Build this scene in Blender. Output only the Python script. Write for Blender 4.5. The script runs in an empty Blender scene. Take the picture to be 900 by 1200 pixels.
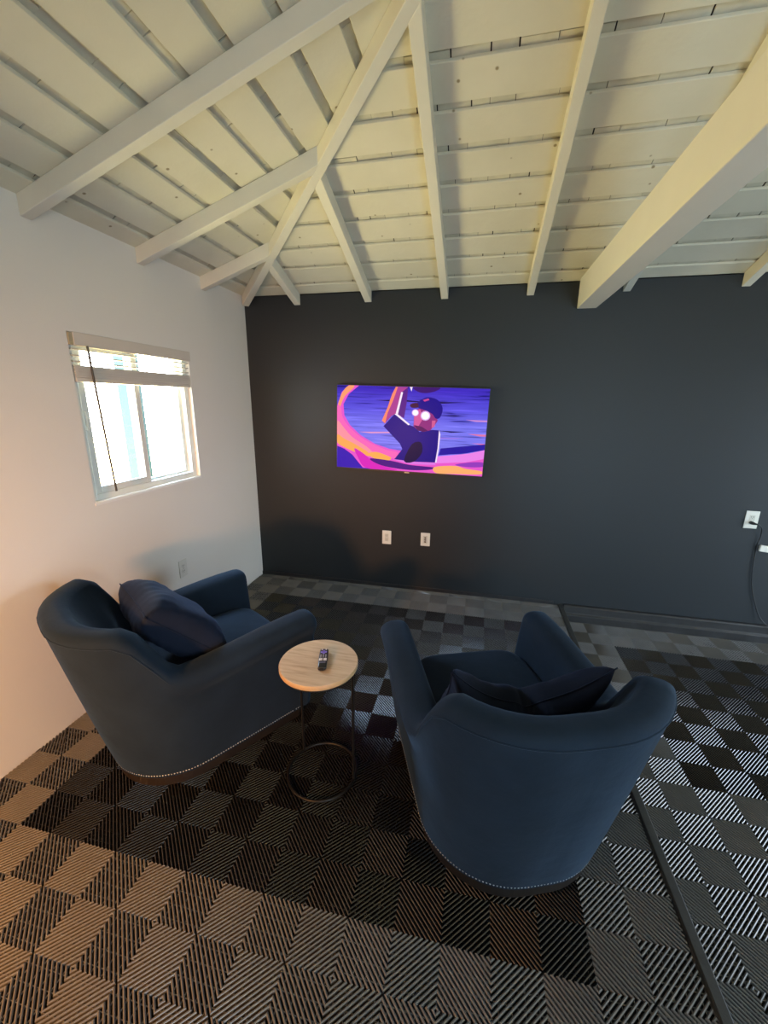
import bpy, bmesh, math, random
import numpy as np
from mathutils import Vector, Matrix

random.seed(7)
PI = math.pi
scn = bpy.context.scene
COL = scn.collection

# ------------------------------------------------------------------ helpers
class MB:
    """collects faces, then links them as one mesh object"""
    def __init__(s):
        s.v = []; s.f = []; s.m = []; s.sm = []
    def add(s, verts, faces, mat=0, smooth=False):
        o = len(s.v)
        s.v.extend([tuple(p) for p in verts])
        for f in faces:
            s.f.append(tuple(i + o for i in f)); s.m.append(mat); s.sm.append(smooth)
    def hexa(s, p, mat=0):                       # 8 points: bottom ring 0-3 (ccw from above), top ring 4-7
        s.add(p, [(3, 2, 1, 0), (4, 5, 6, 7), (0, 1, 5, 4), (1, 2, 6, 5), (2, 3, 7, 6), (3, 0, 4, 7)], mat)
    def box(s, x0, x1, y0, y1, z0, z1, mat=0):
        s.hexa([(x0, y0, z0), (x1, y0, z0), (x1, y1, z0), (x0, y1, z0),
                (x0, y0, z1), (x1, y0, z1), (x1, y1, z1), (x0, y1, z1)], mat)
    def tube(s, pts, r, n=10, mat=0, closed=False):
        pts = [Vector(p) for p in pts]; N = len(pts)
        rings = []; up = Vector((0, 0, 1)); prev = None
        for i, p in enumerate(pts):
            if closed: t = pts[(i + 1) % N] - pts[i - 1]
            else: t = pts[min(i + 1, N - 1)] - pts[max(i - 1, 0)]
            t.normalize()
            a = prev if prev is not None else (up if abs(t.z) < .9 else Vector((1, 0, 0)))
            a = (a - t * a.dot(t))
            if a.length < 1e-6: a = Vector((1, 0, 0)) - t * t.x
            a.normalize(); prev = a
            b = t.cross(a)
            rr = r[i] if isinstance(r, (list, tuple)) else r
            rings.append([p + (a * math.cos(2 * PI * k / n) + b * math.sin(2 * PI * k / n)) * rr for k in range(n)])
        vs = [q for R in rings for q in R]; fs = []
        for i in range(N if closed else N - 1):
            j = (i + 1) % N
            for k in range(n):
                l = (k + 1) % n
                fs.append((i * n + k, i * n + l, j * n + l, j * n + k))
        s.add(vs, fs, mat, True)
        if not closed:
            s.add(rings[0], [tuple(range(n))[::-1]], mat); s.add(rings[-1], [tuple(range(n))], mat)
    def lathe(s, prof, c=(0, 0, 0), n=48, mat=0, smooth=True):
        vs = []; fs = []
        for r, z in prof:
            for k in range(n):
                a = 2 * PI * k / n
                vs.append((c[0] + r * math.cos(a), c[1] + r * math.sin(a), c[2] + z))
        for i in range(len(prof) - 1):
            for k in range(n):
                l = (k + 1) % n
                fs.append((i * n + k, i * n + l, (i + 1) * n + l, (i + 1) * n + k))
        s.add(vs, fs, mat, smooth)
        s.add(vs[:n], [tuple(range(n))[::-1]], mat); s.add(vs[-n:], [tuple(range(n))], mat)
    def prism(s, outline, axis_pts, mat=0):
        """outline: list of 3D points (planar); axis_pts: offset vector -> extruded solid"""
        n = len(outline); o = Vector(axis_pts)
        a = [Vector(p) for p in outline]; b = [p + o for p in a]
        fs = [tuple(range(n))[::-1], tuple(range(n, 2 * n))]
        for i in range(n):
            j = (i + 1) % n; fs.append((i, j, n + j, n + i))
        s.add(a + b, fs, mat)
    def build(s, name, mats, parent=None, bevel=0, seg=2, normals=True, smooth_angle=None):
        me = bpy.data.meshes.new(name)
        me.from_pydata(s.v, [], s.f)
        if not isinstance(mats, (list, tuple)): mats = [mats]
        for m in mats: me.materials.append(m)
        me.polygons.foreach_set('material_index', s.m)
        me.polygons.foreach_set('use_smooth', s.sm)
        me.update()
        if normals:
            bm = bmesh.new(); bm.from_mesh(me)
            bmesh.ops.recalc_face_normals(bm, faces=bm.faces)
            bm.to_mesh(me); bm.free()
        o = bpy.data.objects.new(name, me); COL.objects.link(o)
        if parent: o.parent = parent
        if bevel:
            b = o.modifiers.new('bevel', 'BEVEL'); b.width = bevel; b.segments = seg; b.limit_method = 'ANGLE'
            b.angle_limit = math.radians(40); b.harden_normals = False
        return o

def tag(o, label=None, cat=None, group=None, kind=None):
    if label: o['label'] = label
    if cat: o['category'] = cat
    if group: o['group'] = group
    if kind: o['kind'] = kind
    return o
def empty(name, loc, rz=0):
    o = bpy.data.objects.new(name, None); COL.objects.link(o)
    o.location = loc; o.rotation_euler = (0, 0, rz); o.empty_display_size = .1
    return o
def copy_tree(o, parent=None):
    c = o.copy(); COL.objects.link(c)
    if parent: c.parent = parent
    for ch in list(o.children): copy_tree(ch, c)
    return c

# ------------------------------------------------------------------ materials
def srgb(*c): return tuple(((x / 255) / 12.92 if x / 255 <= .04045 else ((x / 255 + .055) / 1.055) ** 2.4) for x in c)
def mat(name, col, rough=.5, metal=0, spec=.5, sheen=0, sheen_tint=None, coat=0):
    m = bpy.data.materials.new(name); m.use_nodes = True
    b = m.node_tree.nodes['Principled BSDF']
    b.inputs['Base Color'].default_value = (*col, 1); b.inputs['Roughness'].default_value = rough
    b.inputs['Metallic'].default_value = metal; b.inputs['Specular IOR Level'].default_value = spec
    if sheen:
        b.inputs['Sheen Weight'].default_value = sheen; b.inputs['Sheen Roughness'].default_value = .4
        b.inputs['Sheen Tint'].default_value = (*(sheen_tint or col), 1)
    if coat: b.inputs['Coat Weight'].default_value = coat
    return m
def noise_var(m, scale, amt, detail=4, bump=0, bump_scale=None, stretch=(1, 1, 1), rough_amt=0):
    """vary base colour by value with a noise and add a fine bump"""
    nt = m.node_tree; N = nt.nodes; L = nt.links; b = N['Principled BSDF']
    tc = N.new('ShaderNodeTexCoord'); mp = N.new('ShaderNodeMapping'); mp.inputs['Scale'].default_value = stretch
    L.new(tc.outputs['Object'], mp.inputs['Vector'])
    nz = N.new('ShaderNodeTexNoise'); nz.inputs['Scale'].default_value = scale; nz.inputs['Detail'].default_value = detail
    L.new(mp.outputs[0], nz.inputs['Vector'])
    base = b.inputs['Base Color'].default_value[:3]
    mx = N.new('ShaderNodeMix'); mx.data_type = 'RGBA'
    mx.inputs[6].default_value = (*[c * (1 - amt) for c in base], 1); mx.inputs[7].default_value = (*[min(1, c * (1 + amt)) for c in base], 1)
    L.new(nz.outputs['Fac'], mx.inputs[0]); L.new(mx.outputs[2], b.inputs['Base Color'])
    if bump:
        n2 = N.new('ShaderNodeTexNoise'); n2.inputs['Scale'].default_value = bump_scale or scale * 6; n2.inputs['Detail'].default_value = 6
        L.new(mp.outputs[0], n2.inputs['Vector'])
        bp = N.new('ShaderNodeBump'); bp.inputs['Strength'].default_value = bump; bp.inputs['Distance'].default_value = .002
        L.new(n2.outputs['Fac'], bp.inputs['Height']); L.new(bp.outputs[0], b.inputs['Normal'])
    return m

M = {}
M['white_wall'] = noise_var(mat('white_wall_paint', (.74, .715, .66), .55), 3, .02, bump=.25, bump_scale=180)
M['dark_wall'] = noise_var(mat('charcoal_wall_paint', (.0165, .0205, .0245), .5, spec=.4), 2.5, .08, bump=.3, bump_scale=220)
M['reveal'] = mat('reveal_white', (.8, .79, .75), .5)
M['vinyl'] = mat('window_vinyl', (.72, .74, .70), .35)
M['blind'] = mat('blind_offwhite', (.62, .57, .50), .5)
M['black_trim'] = noise_var(mat('black_base_paint', (.018, .018, .02), .45), 30, .5, bump=.5, bump_scale=60)
M['plate'] = mat('plate_white', (.78, .76, .68), .35)
M['plate_wall'] = mat('plate_offwhite', (.66, .64, .58), .4)
M['slot'] = mat('slot_dark', (.03, .025, .02), .5)
M['socket_face'] = mat('socket_face_ivory', (.62, .60, .52), .4)
M['black_plastic'] = mat('black_plastic', (.012, .012, .013), .35)
M['black_metal'] = mat('black_metal', (.018, .017, .016), .38, metal=.6)
M['grey_button'] = mat('button_grey', (.35, .36, .38), .5)
M['white_button'] = mat('button_white', (.75, .75, .75), .5)
M['purple'] = mat('button_purple', (.22, .17, .62), .5)
M['tile_grey'] = noise_var(mat('tile_grey_plastic', (.112, .109, .104), .25, spec=.8), 9, .18)
M['tile_black'] = noise_var(mat('tile_black_plastic', (.009, .0085, .0085), .22, spec=.8), 9, .25)
M['under'] = mat('floor_gap_black', (.006, .0055, .005), .8, spec=.2)
M['nosing'] = noise_var(mat('rubber_nosing', (.028, .029, .027), .6), 25, .35, bump=.5, bump_scale=90)
M['nail'] = mat('nailhead_steel', (.50, .52, .54), .3, metal=.9)
M['plinth'] = noise_var(mat('walnut_plinth', (.010, .0062, .004), .5), 10, .4, stretch=(1, 1, 6))

def velvet(name, base, sheen):
    m = mat(name, base, .85, spec=.12, sheen=.45, sheen_tint=sheen)
    nt = m.node_tree; N = nt.nodes; L = nt.links; b = N['Principled BSDF']
    tc = N.new('ShaderNodeTexCoord')
    nz = N.new('ShaderNodeTexNoise'); nz.inputs['Scale'].default_value = 5; nz.inputs['Detail'].default_value = 5; nz.inputs['Roughness'].default_value = .6
    L.new(tc.outputs['Object'], nz.inputs['Vector'])
    cr = N.new('ShaderNodeValToRGB'); cr.color_ramp.elements[0].position = .3; cr.color_ramp.elements[1].position = .72
    cr.color_ramp.elements[0].color = (*[c * .82 for c in base], 1); cr.color_ramp.elements[1].color = (*[c * 1.22 for c in base], 1)
    L.new(nz.outputs['Fac'], cr.inputs[0]); L.new(cr.outputs[0], b.inputs['Base Color'])
    n2 = N.new('ShaderNodeTexNoise'); n2.inputs['Scale'].default_value = 260; n2.inputs['Detail'].default_value = 3
    n3 = N.new('ShaderNodeTexNoise'); n3.inputs['Scale'].default_value = 14; n3.inputs['Detail'].default_value = 4
    L.new(tc.outputs['Object'], n2.inputs['Vector']); L.new(tc.outputs['Object'], n3.inputs['Vector'])
    b1 = N.new('ShaderNodeBump'); b1.inputs['Strength'].default_value = .25; b1.inputs['Distance'].default_value = .001
    b2 = N.new('ShaderNodeBump'); b2.inputs['Strength'].default_value = .35; b2.inputs['Distance'].default_value = .006
    L.new(n2.outputs['Fac'], b1.inputs['Height']); L.new(n3.outputs['Fac'], b2.inputs['Height'])
    L.new(b2.outputs[0], b1.inputs['Normal']); L.new(b1.outputs[0], b.inputs['Normal'])
    return m
M['velvet'] = velvet('navy_velvet', (.0098, .0182, .0315), (.125, .20, .30))
M['velvet_pillow'] = velvet('navy_velvet_cushion', (.0075, .0115, .0245), (.08, .12, .22))

def ceiling_paint():
    m = mat('cream_board_paint', (.72, .69, .55), .55, spec=.3)
    nt = m.node_tree; N = nt.nodes; L = nt.links; b = N['Principled BSDF']
    tc = N.new('ShaderNodeTexCoord')
    nz = N.new('ShaderNodeTexNoise'); nz.inputs['Scale'].default_value = 3; nz.inputs['Detail'].default_value = 6
    L.new(tc.outputs['Object'], nz.inputs['Vector'])
    cr = N.new('ShaderNodeValToRGB'); cr.color_ramp.elements[0].position = .25; cr.color_ramp.elements[1].position = .7
    cr.color_ramp.elements[0].color = (.65, .61, .47, 1); cr.color_ramp.elements[1].color = (.73, .69, .55, 1)
    L.new(nz.outputs['Fac'], cr.inputs[0])
    vo = N.new('ShaderNodeTexVoronoi'); vo.inputs['Scale'].default_value = 9; vo.inputs['Randomness'].default_value = 1
    L.new(tc.outputs['Object'], vo.inputs['Vector'])
    r2 = N.new('ShaderNodeValToRGB'); r2.color_ramp.elements[0].position = .045; r2.color_ramp.elements[1].position = .085
    r2.color_ramp.elements[0].color = (.42, .36, .26, 1); r2.color_ramp.elements[1].color = (1, 1, 1, 1)
    L.new(vo.outputs['Distance'], r2.inputs[0])
    mx = N.new('ShaderNodeMix'); mx.data_type = 'RGBA'; mx.blend_type = 'MULTIPLY'; mx.inputs[0].default_value = 1
    L.new(cr.outputs[0], mx.inputs[6]); L.new(r2.outputs[0], mx.inputs[7]); L.new(mx.outputs[2], b.inputs['Base Color'])
    n2 = N.new('ShaderNodeTexNoise'); n2.inputs['Scale'].default_value = 40; n2.inputs['Detail'].default_value = 8
    L.new(tc.outputs['Object'], n2.inputs['Vector'])
    bp = N.new('ShaderNodeBump'); bp.inputs['Strength'].default_value = .35; bp.inputs['Distance'].default_value = .003
    L.new(n2.outputs['Fac'], bp.inputs['Height']); L.new(bp.outputs[0], b.inputs['Normal'])
    return m
M['board'] = ceiling_paint()
M['rafter'] = noise_var(mat('rafter_paint', (.72, .69, .58), .5, spec=.3), 6, .06, bump=.3, bump_scale=30)
M['beam'] = noise_var(mat('beam_paint', (.74, .73, .67), .5, spec=.3), 6, .04, bump=.2, bump_scale=30)
M['shingle'] = noise_var(mat('shingle_paint', (.62, .58, .45), .7, spec=.2), 12, .25, bump=.5, bump_scale=60)
M['deck'] = mat('deck_dark', (.05, .04, .03), .9)

def wood_top():
    m = mat('light_oak', (.6, .45, .3), .42, spec=.4)
    nt = m.node_tree; N = nt.nodes; L = nt.links; b = N['Principled BSDF']
    tc = N.new('ShaderNodeTexCoord'); mp = N.new('ShaderNodeMapping')
    mp.inputs['Rotation'].default_value = (0, 0, math.radians(52)); mp.inputs['Scale'].default_value = (4, 46, 4)
    L.new(tc.outputs['Object'], mp.inputs[0])
    nz = N.new('ShaderNodeTexNoise'); nz.inputs['Scale'].default_value = 1.6; nz.inputs['Detail'].default_value = 7; nz.inputs['Roughness'].default_value = .62
    L.new(mp.outputs[0], nz.inputs['Vector'])
    cr = N.new('ShaderNodeValToRGB'); e = cr.color_ramp.elements
    e[0].position = .28; e[0].color = (.36, .24, .14, 1); e[1].position = .62; e[1].color = (.62, .47, .31, 1)
    x = e.new(.42); x.color = (.53, .385, .245, 1)
    L.new(nz.outputs['Fac'], cr.inputs[0]); L.new(cr.outputs[0], b.inputs['Base Color'])
    return m
M['oak'] = wood_top()
M['oak_edge'] = mat('oak_edge_band', (.50, .33, .17), .45)

def glass():
    m = bpy.data.materials.new('window_glass'); m.use_nodes = True
    nt = m.node_tree; N = nt.nodes; L = nt.links
    N.remove(N['Principled BSDF'])
    t = N.new('ShaderNodeBsdfTransparent'); t.inputs[0].default_value = (.95, .97, .96, 1)
    g = N.new('ShaderNodeBsdfGlossy'); g.inputs['Roughness'].default_value = .02
    f = N.new('ShaderNodeFresnel'); f.inputs[0].default_value = 1.45
    mx = N.new('ShaderNodeMixShader')
    ge = N.new('ShaderNodeNewGeometry'); iv = N.new('ShaderNodeMath'); iv.operation = 'SUBTRACT'; iv.inputs[0].default_value = 1
    L.new(ge.outputs['Backfacing'], iv.inputs[1])
    mu = N.new('ShaderNodeMath'); mu.operation = 'MULTIPLY'; L.new(f.outputs[0], mu.inputs[0]); L.new(iv.outputs[0], mu.inputs[1])
    L.new(mu.outputs[0], mx.inputs[0]); L.new(t.outputs[0], mx.inputs[1]); L.new(g.outputs[0], mx.inputs[2])
    L.new(mx.outputs[0], N['Material Output'].inputs[0])
    return m
M['glass'] = glass()
def glow(name, col, s=1.0):
    m = bpy.data.materials.new(name); m.use_nodes = True
    b = m.node_tree.nodes['Principled BSDF']
    b.inputs['Base Color'].default_value = (.004, .004, .004, 1); b.inputs['Roughness'].default_value = .3; b.inputs['Specular IOR Level'].default_value = .08
    b.inputs['Emission Color'].default_value = (*col, 1); b.inputs['Emission Strength'].default_value = s
    return m

# ------------------------------------------------------------------ room measures (metres)
W_R, W_B = 6.2, -5.2            # right wall x, rear wall y
ZL = -.12                       # lower floor to the right of the step
STEP = 2.73
H0, MS = 2.445, .335            # underside of the roof boards at the wall, roof slope
RZ0 = 2.362                     # underside of the rafters at the wall
RIDGE = 2.6

def struct(mb, name, mats, parent=None, **k):
    o = mb.build(name, mats, parent, **k)
    if not parent: o['kind'] = 'structure'
    return o

# ---- walls
WY0, WY1, WZ0, WZ1 = -1.645, -.775, 1.084, 1.932       # window opening in the left wall
T = .16
b = MB()
b.box(-T, 0, W_B, WY0, ZL - .1, 2.50); b.box(-T, 0, WY1, 0, ZL - .1, 2.50)
b.box(-T, 0, WY0, WY1, ZL - .1, WZ0); b.box(-T, 0, WY0, WY1, WZ1, 2.50)
struct(b, 'wall_left', M['white_wall'])
b = MB(); b.box(-T, W_R + T, 0, T, ZL - .1, 2.436); struct(b, 'wall_back', M['dark_wall'])
DY0, DY1, DZ1 = -2.25, -.35, 1.95                          # open doorway in the right wall
EX0, EX1 = 3.0, 4.3                                       # open doorway in the front wall, behind the photographer
b = MB()
b.box(W_R, W_R + T, W_B, DY0, ZL - .1, 3.5); b.box(W_R, W_R + T, DY1, 0, ZL - .1, 3.5); b.box(W_R, W_R + T, DY0, DY1, DZ1, 3.5)
struct(b, 'wall_right', M['white_wall'])
b = MB(); b.box(-T, EX0, W_B - T, W_B, ZL - .1, 2.50); b.box(EX1, W_R + T, W_B - T, W_B, ZL - .1, 2.50); b.box(EX0, EX1, W_B - T, W_B, DZ1, 2.50)
struct(b, 'wall_front', M['white_wall'])

# ---- ribbed tile floor: 15 cm squares of diagonal ribs whose direction alternates
S = .15
def clip_line(c, sgn, w, h=None):
    """segment of the line  x*1 + sgn*y ... inside the unit square [0,w]^2.
       sgn=+1: x + y = c (rib runs along (1,-1));  sgn=-1: x - y = c (rib runs along (1,1))"""
    if sgn > 0:
        x0 = max(0, c - w); x1 = min(w, c)
        if x1 - x0 < 1e-5: return None
        return (x0, c - x0), (x1, c - x1)
    x0 = max(0, c); x1 = min(w, w + c)
    if x1 - x0 < 1e-5: return None
    return (x0, x0 - c), (x1, x1 - c)
TOPP = [(.0004, 0)]
for dx, an in ((.0008, 29), (.0010, 38), (.0008, 47), (.0002, 60)):
    TOPP.append((TOPP[-1][0] + dx, TOPP[-1][1] - dx * math.tan(math.radians(an))))
TOPP = [(-a, b) for a, b in TOPP[::-1]] + TOPP
WALLP = [(-.0034, -.010), TOPP[0]], [TOPP[-1], (.0034, -.010)]
def ribbed_floor(name, gx, gy, irange, jrange, z, xlim, ylim, is_black, slab):
    V = []; F = []; MI = []; SM = []
    nrib = 18; R2 = math.sqrt(2)
    for i in irange:
        for j in jrange:
            ox, oy = gx + i * S, gy + j * S
            if ox >= xlim[1] or ox + S <= xlim[0] or oy >= ylim[1] or oy + S <= ylim[0]: continue
            sgn = 1 if (i + j) % 2 else -1
            mi = 1 if is_black(ox + S / 2, oy + S / 2) else 0
            for k in range(nrib):
                c0 = (k + .5) * (2 * S / nrib) - (0 if sgn > 0 else S)
                strips = []
                for prof in (WALLP[0], TOPP, WALLP[1]):
                    q = [(clip_line(c0 + d * R2, sgn, S), h) for d, h in prof]
                    if any(a is None for a, h in q): strips = None; break
                    strips.append(q)
                if not strips: continue
                def put(seg, h):
                    for (x, y) in seg:
                        V.append((min(max(ox + x, xlim[0]), xlim[1]), min(max(oy + y, ylim[0]), ylim[1]), z + h))
                for si, q in enumerate(strips):
                    o = len(V)
                    for seg, h in q: put(seg, h)
                    for e in range(len(q) - 1):
                        a = o + 2 * e
                        F.append((a, a + 1, a + 3, a + 2) if sgn < 0 else (a, a + 2, a + 3, a + 1)); MI.append(mi); SM.append(False)
                o = len(V); allq = [strips[0][0]] + strips[1] + [strips[2][1]]
                for seg, h in allq: put(seg, h)
                n = len(allq)
                f0 = tuple(o + 2 * e for e in range(n)); f1 = tuple(o + 2 * e + 1 for e in range(n))
                if sgn < 0: f0, f1 = f0, f1[::-1]
                else: f0, f1 = f0[::-1], f1
                F.append(f0); MI.append(mi); SM.append(False); F.append(f1); MI.append(mi); SM.append(False)
    mb = MB(); mb.v = V; mb.f = F; mb.m = MI; mb.sm = SM
    # thin lower cross bars that tie the ribs together
    def bars(x0, x1, y0, y1, m):
        n = 4
        for i in irange:
            for k in range(n):
                x = gx + i * S + (k + .5) * S / n
                if x0 < x < x1: mb.box(x - .0009, x + .0009, y0, y1, z - .009, z - .0042, m)
        for j in jrange:
            for k in range(n):
                y = gy + j * S + (k + .5) * S / n
                if y0 < y < y1: mb.box(x0, x1, y - .0009, y + .0009, z - .009, z - .0042, m)
    for (x0, x1, y0, y1, m) in slab['bars']: bars(x0, x1, y0, y1, m)
    for bx in slab['boxes']: mb.box(*bx, 2)
    return struct(mb, name, [M['tile_grey'], M['tile_black'], M['under']], normals=False)

# upper floor, from the left wall to the step
GX, GY = .7386, -2.470
XB0, XB1 = GX - 3 * S, GX + 11 * S          # black field
YB0, YB1 = GY, GY + 14 * S
def blackL(x, y): return XB0 < x < XB1 and YB0 < y < YB1
XE = 2.695
ribbed_floor('floor', GX, GY, range(-6, 14), range(-10, 17), 0, (0.001, XE), (-3.9, -.012), blackL,
             {'bars': [(.001, XB0, -3.9, -.012, 0), (XB0, XB1, YB0, YB1, 1), (XB1, XE, -3.9, -.012, 0), (XB0, XB1, -3.9, YB0, 0), (XB0, XB1, YB1, -.012, 0)],
              'boxes': [(0, XE, W_B, 0, ZL - .1, -.0095), (0, XE, W_B, -3.9, -.0095, 0)]})
# lower floor on the right
GX2, GY2 = GX + 13.37 * S, GY + 7.14 * S
XC0 = GX2 + 2 * S; YC0, YC1 = GY2 - 1 * S, GY2 + 7 * S
def blackR(x, y): return x > XC0 and YC0 < y < YC1
ribbed_floor('floor_lower', GX2, GY2, range(-1, 18), range(-17, 10), ZL, (STEP, 5.3), (-3.9, -.012), blackR,
             {'bars': [(STEP, XC0, -3.9, -.012, 0), (XC0, 5.3, YC0, YC1, 1), (XC0, 5.3, -3.9, YC0, 0), (XC0, 5.3, YC1, -.012, 0)],
              'boxes': [(STEP, W_R, W_B, 0, ZL - .1, ZL - .0095), (5.3, W_R, W_B, 0, ZL - .0095, ZL), (STEP, 5.3, W_B, -3.9, ZL - .0095, ZL)]})
# dark rubber nosing along the step
b = MB()
b.prism([(XE, 0, -.06), (STEP, 0, ZL - .02), (STEP, 0, .002), (STEP - .004, 0, .006), (XE + .004, 0, .006), (XE - .001, 0, .002)], (0, W_B, 0))
struct(b, 'trim_1', M['nosing'])
# bases along the dark wall
b = MB(); b.box(.0, XE - .04, -.011, 0, -.005, .030); struct(b, 'baseboard_back', M['black_trim'], bevel=.002)
b = MB(); b.prism([(STEP + .005, 0, ZL), (STEP + .005, -.050, ZL), (STEP + .005, -.050, -.062), (STEP + .005, -.036, -.050), (STEP + .005, -.034, .004), (STEP + .005, -.026, .014), (STEP + .005, 0, .016)], (W_R - STEP - .005, 0, 0))
struct(b, 'baseboard_right', noise_var(mat('grey_curb_paint', (.019, .019, .020), .45), 20, .5, bump=.8, bump_scale=35), bevel=.003)

# ---- roof: hip end on the left, ridge running right
D = 2.6
ceil = MB()
zd = .045
def zc(d): return H0 + zd + MS * d
ov = .2
# dark deck above the boards
ceil.add([(-ov, ov, zc(-ov)), (-ov, W_B - ov, zc(-ov)), (D, -D, zc(D))], [(0, 1, 2)])
ceil.add([(-ov, ov, zc(-ov)), (D, -D, zc(D)), (W_R + ov, -D, zc(D)), (W_R + ov, ov, zc(-ov))], [(0, 1, 2, 3)])
ceil.add([(-ov, W_B - ov, zc(-ov)), (W_R + ov, W_B - ov, zc(-ov)), (W_R + ov, -D, zc(D)), (D, -D, zc(D))], [(0, 1, 2, 3)])
n0 = len(ceil.v)
ceil.add([(x, y, z + .05) for x, y, z in ceil.v[:3]], [(2, 1, 0)])
ceil.add([(x, y, z + .05) for x, y, z in ceil.v[3:7]], [(3, 2, 1, 0)])
ceil.add([(x, y, z + .05) for x, y, z in ceil.v[7:11]], [(3, 2, 1, 0)])
ceiling = struct(ceil, 'ceiling', M['deck'], normals=False)

gaps = [.115, .297, .477, .660, .842, 1.022, 1.205, 1.392, 1.575, 1.757, 1.94, 2.12, 2.30, 2.48]
edges = [(-.005, None)]
rows = []
prev = -.005
for g in gaps:
    rows.append((prev, g - .0185)); prev = g + .020
rows.append((prev, D))
th = .013
def sheet(mb, P, d0, d1, lim):
    """board between distances d0,d1 from the eave; P maps (d, s, z) to xyz; lim(d) -> (s0, s1)"""
    a0, a1 = lim(d0); c0, c1 = lim(d1)
    jz = random.uniform(-.002, .002)
    def z(d): return H0 + MS * d + jz
    pts = [P(d0, a0, z(d0)), P(d0, a1, z(d0)), P(d1, c1, z(d1)), P(d1, c0, z(d1))]
    pts += [(x, y, zz + th) for x, y, zz in pts]
    mb.hexa(pts)
def PB(d, s, z): return (s, -d, z)            # slope falling to the back wall
def PL(d, s, z): return (d, -s, z)            # slope falling to the left wall
def PF(d, s, z): return (s, W_B + d, z)
boards_b = MB(); boards_l = MB(); boards_f = MB()
for d0, d1 in rows:
    sheet(boards_b, PB, d0, d1, lambda d: (d, W_R))
    sheet(boards_l, PL, d0, d1, lambda d: (d, -W_B - d))
    sheet(boards_f, PF, d0, d1, lambda d: (d, W_R))
boards_b.build('back_slope_boards', M['board'], ceiling, bevel=.002, seg=1)
boards_l.build('left_slope_boards', M['board'], ceiling, bevel=.002, seg=1)
boards_f.build('front_slope_boards', M['board'], ceiling)
def shingles(mb, P, lim):
    for g in gaps:
        s0, s1 = lim(g); s = s0 - .1
        split = random.random() < .45
        while s < min(s1, 5.4):
            w = random.uniform(.07, .20)
            gapw = random.choice((.002, .003, .006))
            lift = random.uniform(0, .004); tilt = random.uniform(.0, .012)
            parts = [(-.032, .036)] if not split else [(-.032, -.002 + random.uniform(-.003, .003)), (.000, .036)]
            for pi, (u0, u1) in enumerate(parts):
                z0 = H0 + MS * (g + u0) + th + .001 + lift + (0 if pi == 0 else .004)
                z1 = H0 + MS * (g + u1) + th + .001 + lift + tilt
                pts = [P(g + u0, s, z0), P(g + u0, s + w - gapw, z0), P(g + u1, s + w - gapw, z1), P(g + u1, s, z1)]
                pts += [(x, y, zz + .006) for x, y, zz in pts]
                mb.hexa(pts)
            s += w
sb = MB(); shingles(sb, PB, lambda d: (d, W_R)); sb.build('back_slope_shingles', M['shingle'], ceiling)
sl = MB(); shingles(sl, PL, lambda d: (d, -W_B - d)); sl.build('left_slope_shingles', M['shingle'], ceiling)

RT = H0 - .001
hw = .026
def rafter_left(y0, y1):
    m = MB()
    def x_end(y): return (-y - .03) if y > -D else (-W_B + y - .03)
    xa, xb = x_end(y0), x_end(y1)
    def z(x, base): return base + MS * x
    m.hexa([(0, y0, RZ0), (xa, y0, z(xa, RZ0)), (xb, y1, z(xb, RZ0)), (0, y1, RZ0),
            (0, y0, RT), (xa, y0, z(xa, RT)), (xb, y1, z(xb, RT)), (0, y1, RT)])
    return m.build('rafter', M['rafter'], ceiling, bevel=.003)
def rafter_back(x0, x1):
    m = MB()
    ya, yb = -min(x0 - .03, D - .03), -min(x1 - .03, D - .03)
    def z(y, base): return base - MS * y
    m.hexa([(x0, ya, z(ya, RZ0)), (x1, yb, z(yb, RZ0)), (x1, 0, RZ0), (x0, 0, RZ0),
            (x0, ya, z(ya, RT)), (x1, yb, z(yb, RT)), (x1, 0, RT), (x0, 0, RT)])
    return m.build('rafter', M['rafter'], ceiling, bevel=.003)
def rafter_front(x0, x1):
    m = MB()
    y1 = W_B + min(x0 - .03, D - .03)
    def z(y, base): return base + MS * (y - W_B)
    m.hexa([(x0, W_B, RZ0), (x1, W_B, RZ0), (x1, y1, z(y1, RZ0)), (x0, y1, z(y1, RZ0)),
            (x0, W_B, RT), (x1, W_B, RT), (x1, y1, z(y1, RT)), (x0, y1, z(y1, RT))])
    return m.build('rafter', M['rafter'], ceiling)
for y in (-.568, -1.135, -1.765, -2.375, -2.985, -3.595, -4.2, -4.75): rafter_left(y, y + .05)
for x0, x1 in ((.442, .494), (1.028, 1.082), (1.615, 1.667), (2.222, 2.270), (2.845, 2.893), (3.545, 3.595), (4.15, 4.2), (4.76, 4.81), (5.37, 5.42)):
    rafter_back(x0, x1)
for x0 in (1.0, 1.6, 2.2, 2.85, 3.55, 4.15, 4.76, 5.37): rafter_front(x0, x0 + .05)
def hip(sy):
    m = MB()
    def P(d, off, z):
        x = d + off / math.sqrt(2); y = -d + off / math.sqrt(2)
        return (x, y, z) if sy > 0 else (x, W_B - y, z)
    dn = D - .02
    a, c = RZ0 - .004, RT - .010
    d0 = .022
    p = [P(d0, -hw, a + MS * d0), P(dn, -hw, a + MS * dn), P(dn, hw, a + MS * dn), P(d0, hw, a + MS * d0),
         P(d0, -hw, c + MS * d0), P(dn, -hw, c + MS * dn), P(dn, hw, c + MS * dn), P(d0, hw, c + MS * d0)]
    m.hexa(p)
    return m.build('hip_rafter', M['rafter'], ceiling, bevel=.003)
hip(1); hip(-1)
m = MB(); m.box(D - .05, W_R, -D - .025, -D + .025, RZ0 + MS * D - .03, RT + MS * D - .02); m.build('ridge_board', M['rafter'], ceiling)
m = MB(); m.box(2.567, 2.692, W_B, -.001, 2.265, 2.455); m.build('tie_beam', M['beam'], ceiling, bevel=.004)

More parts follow.
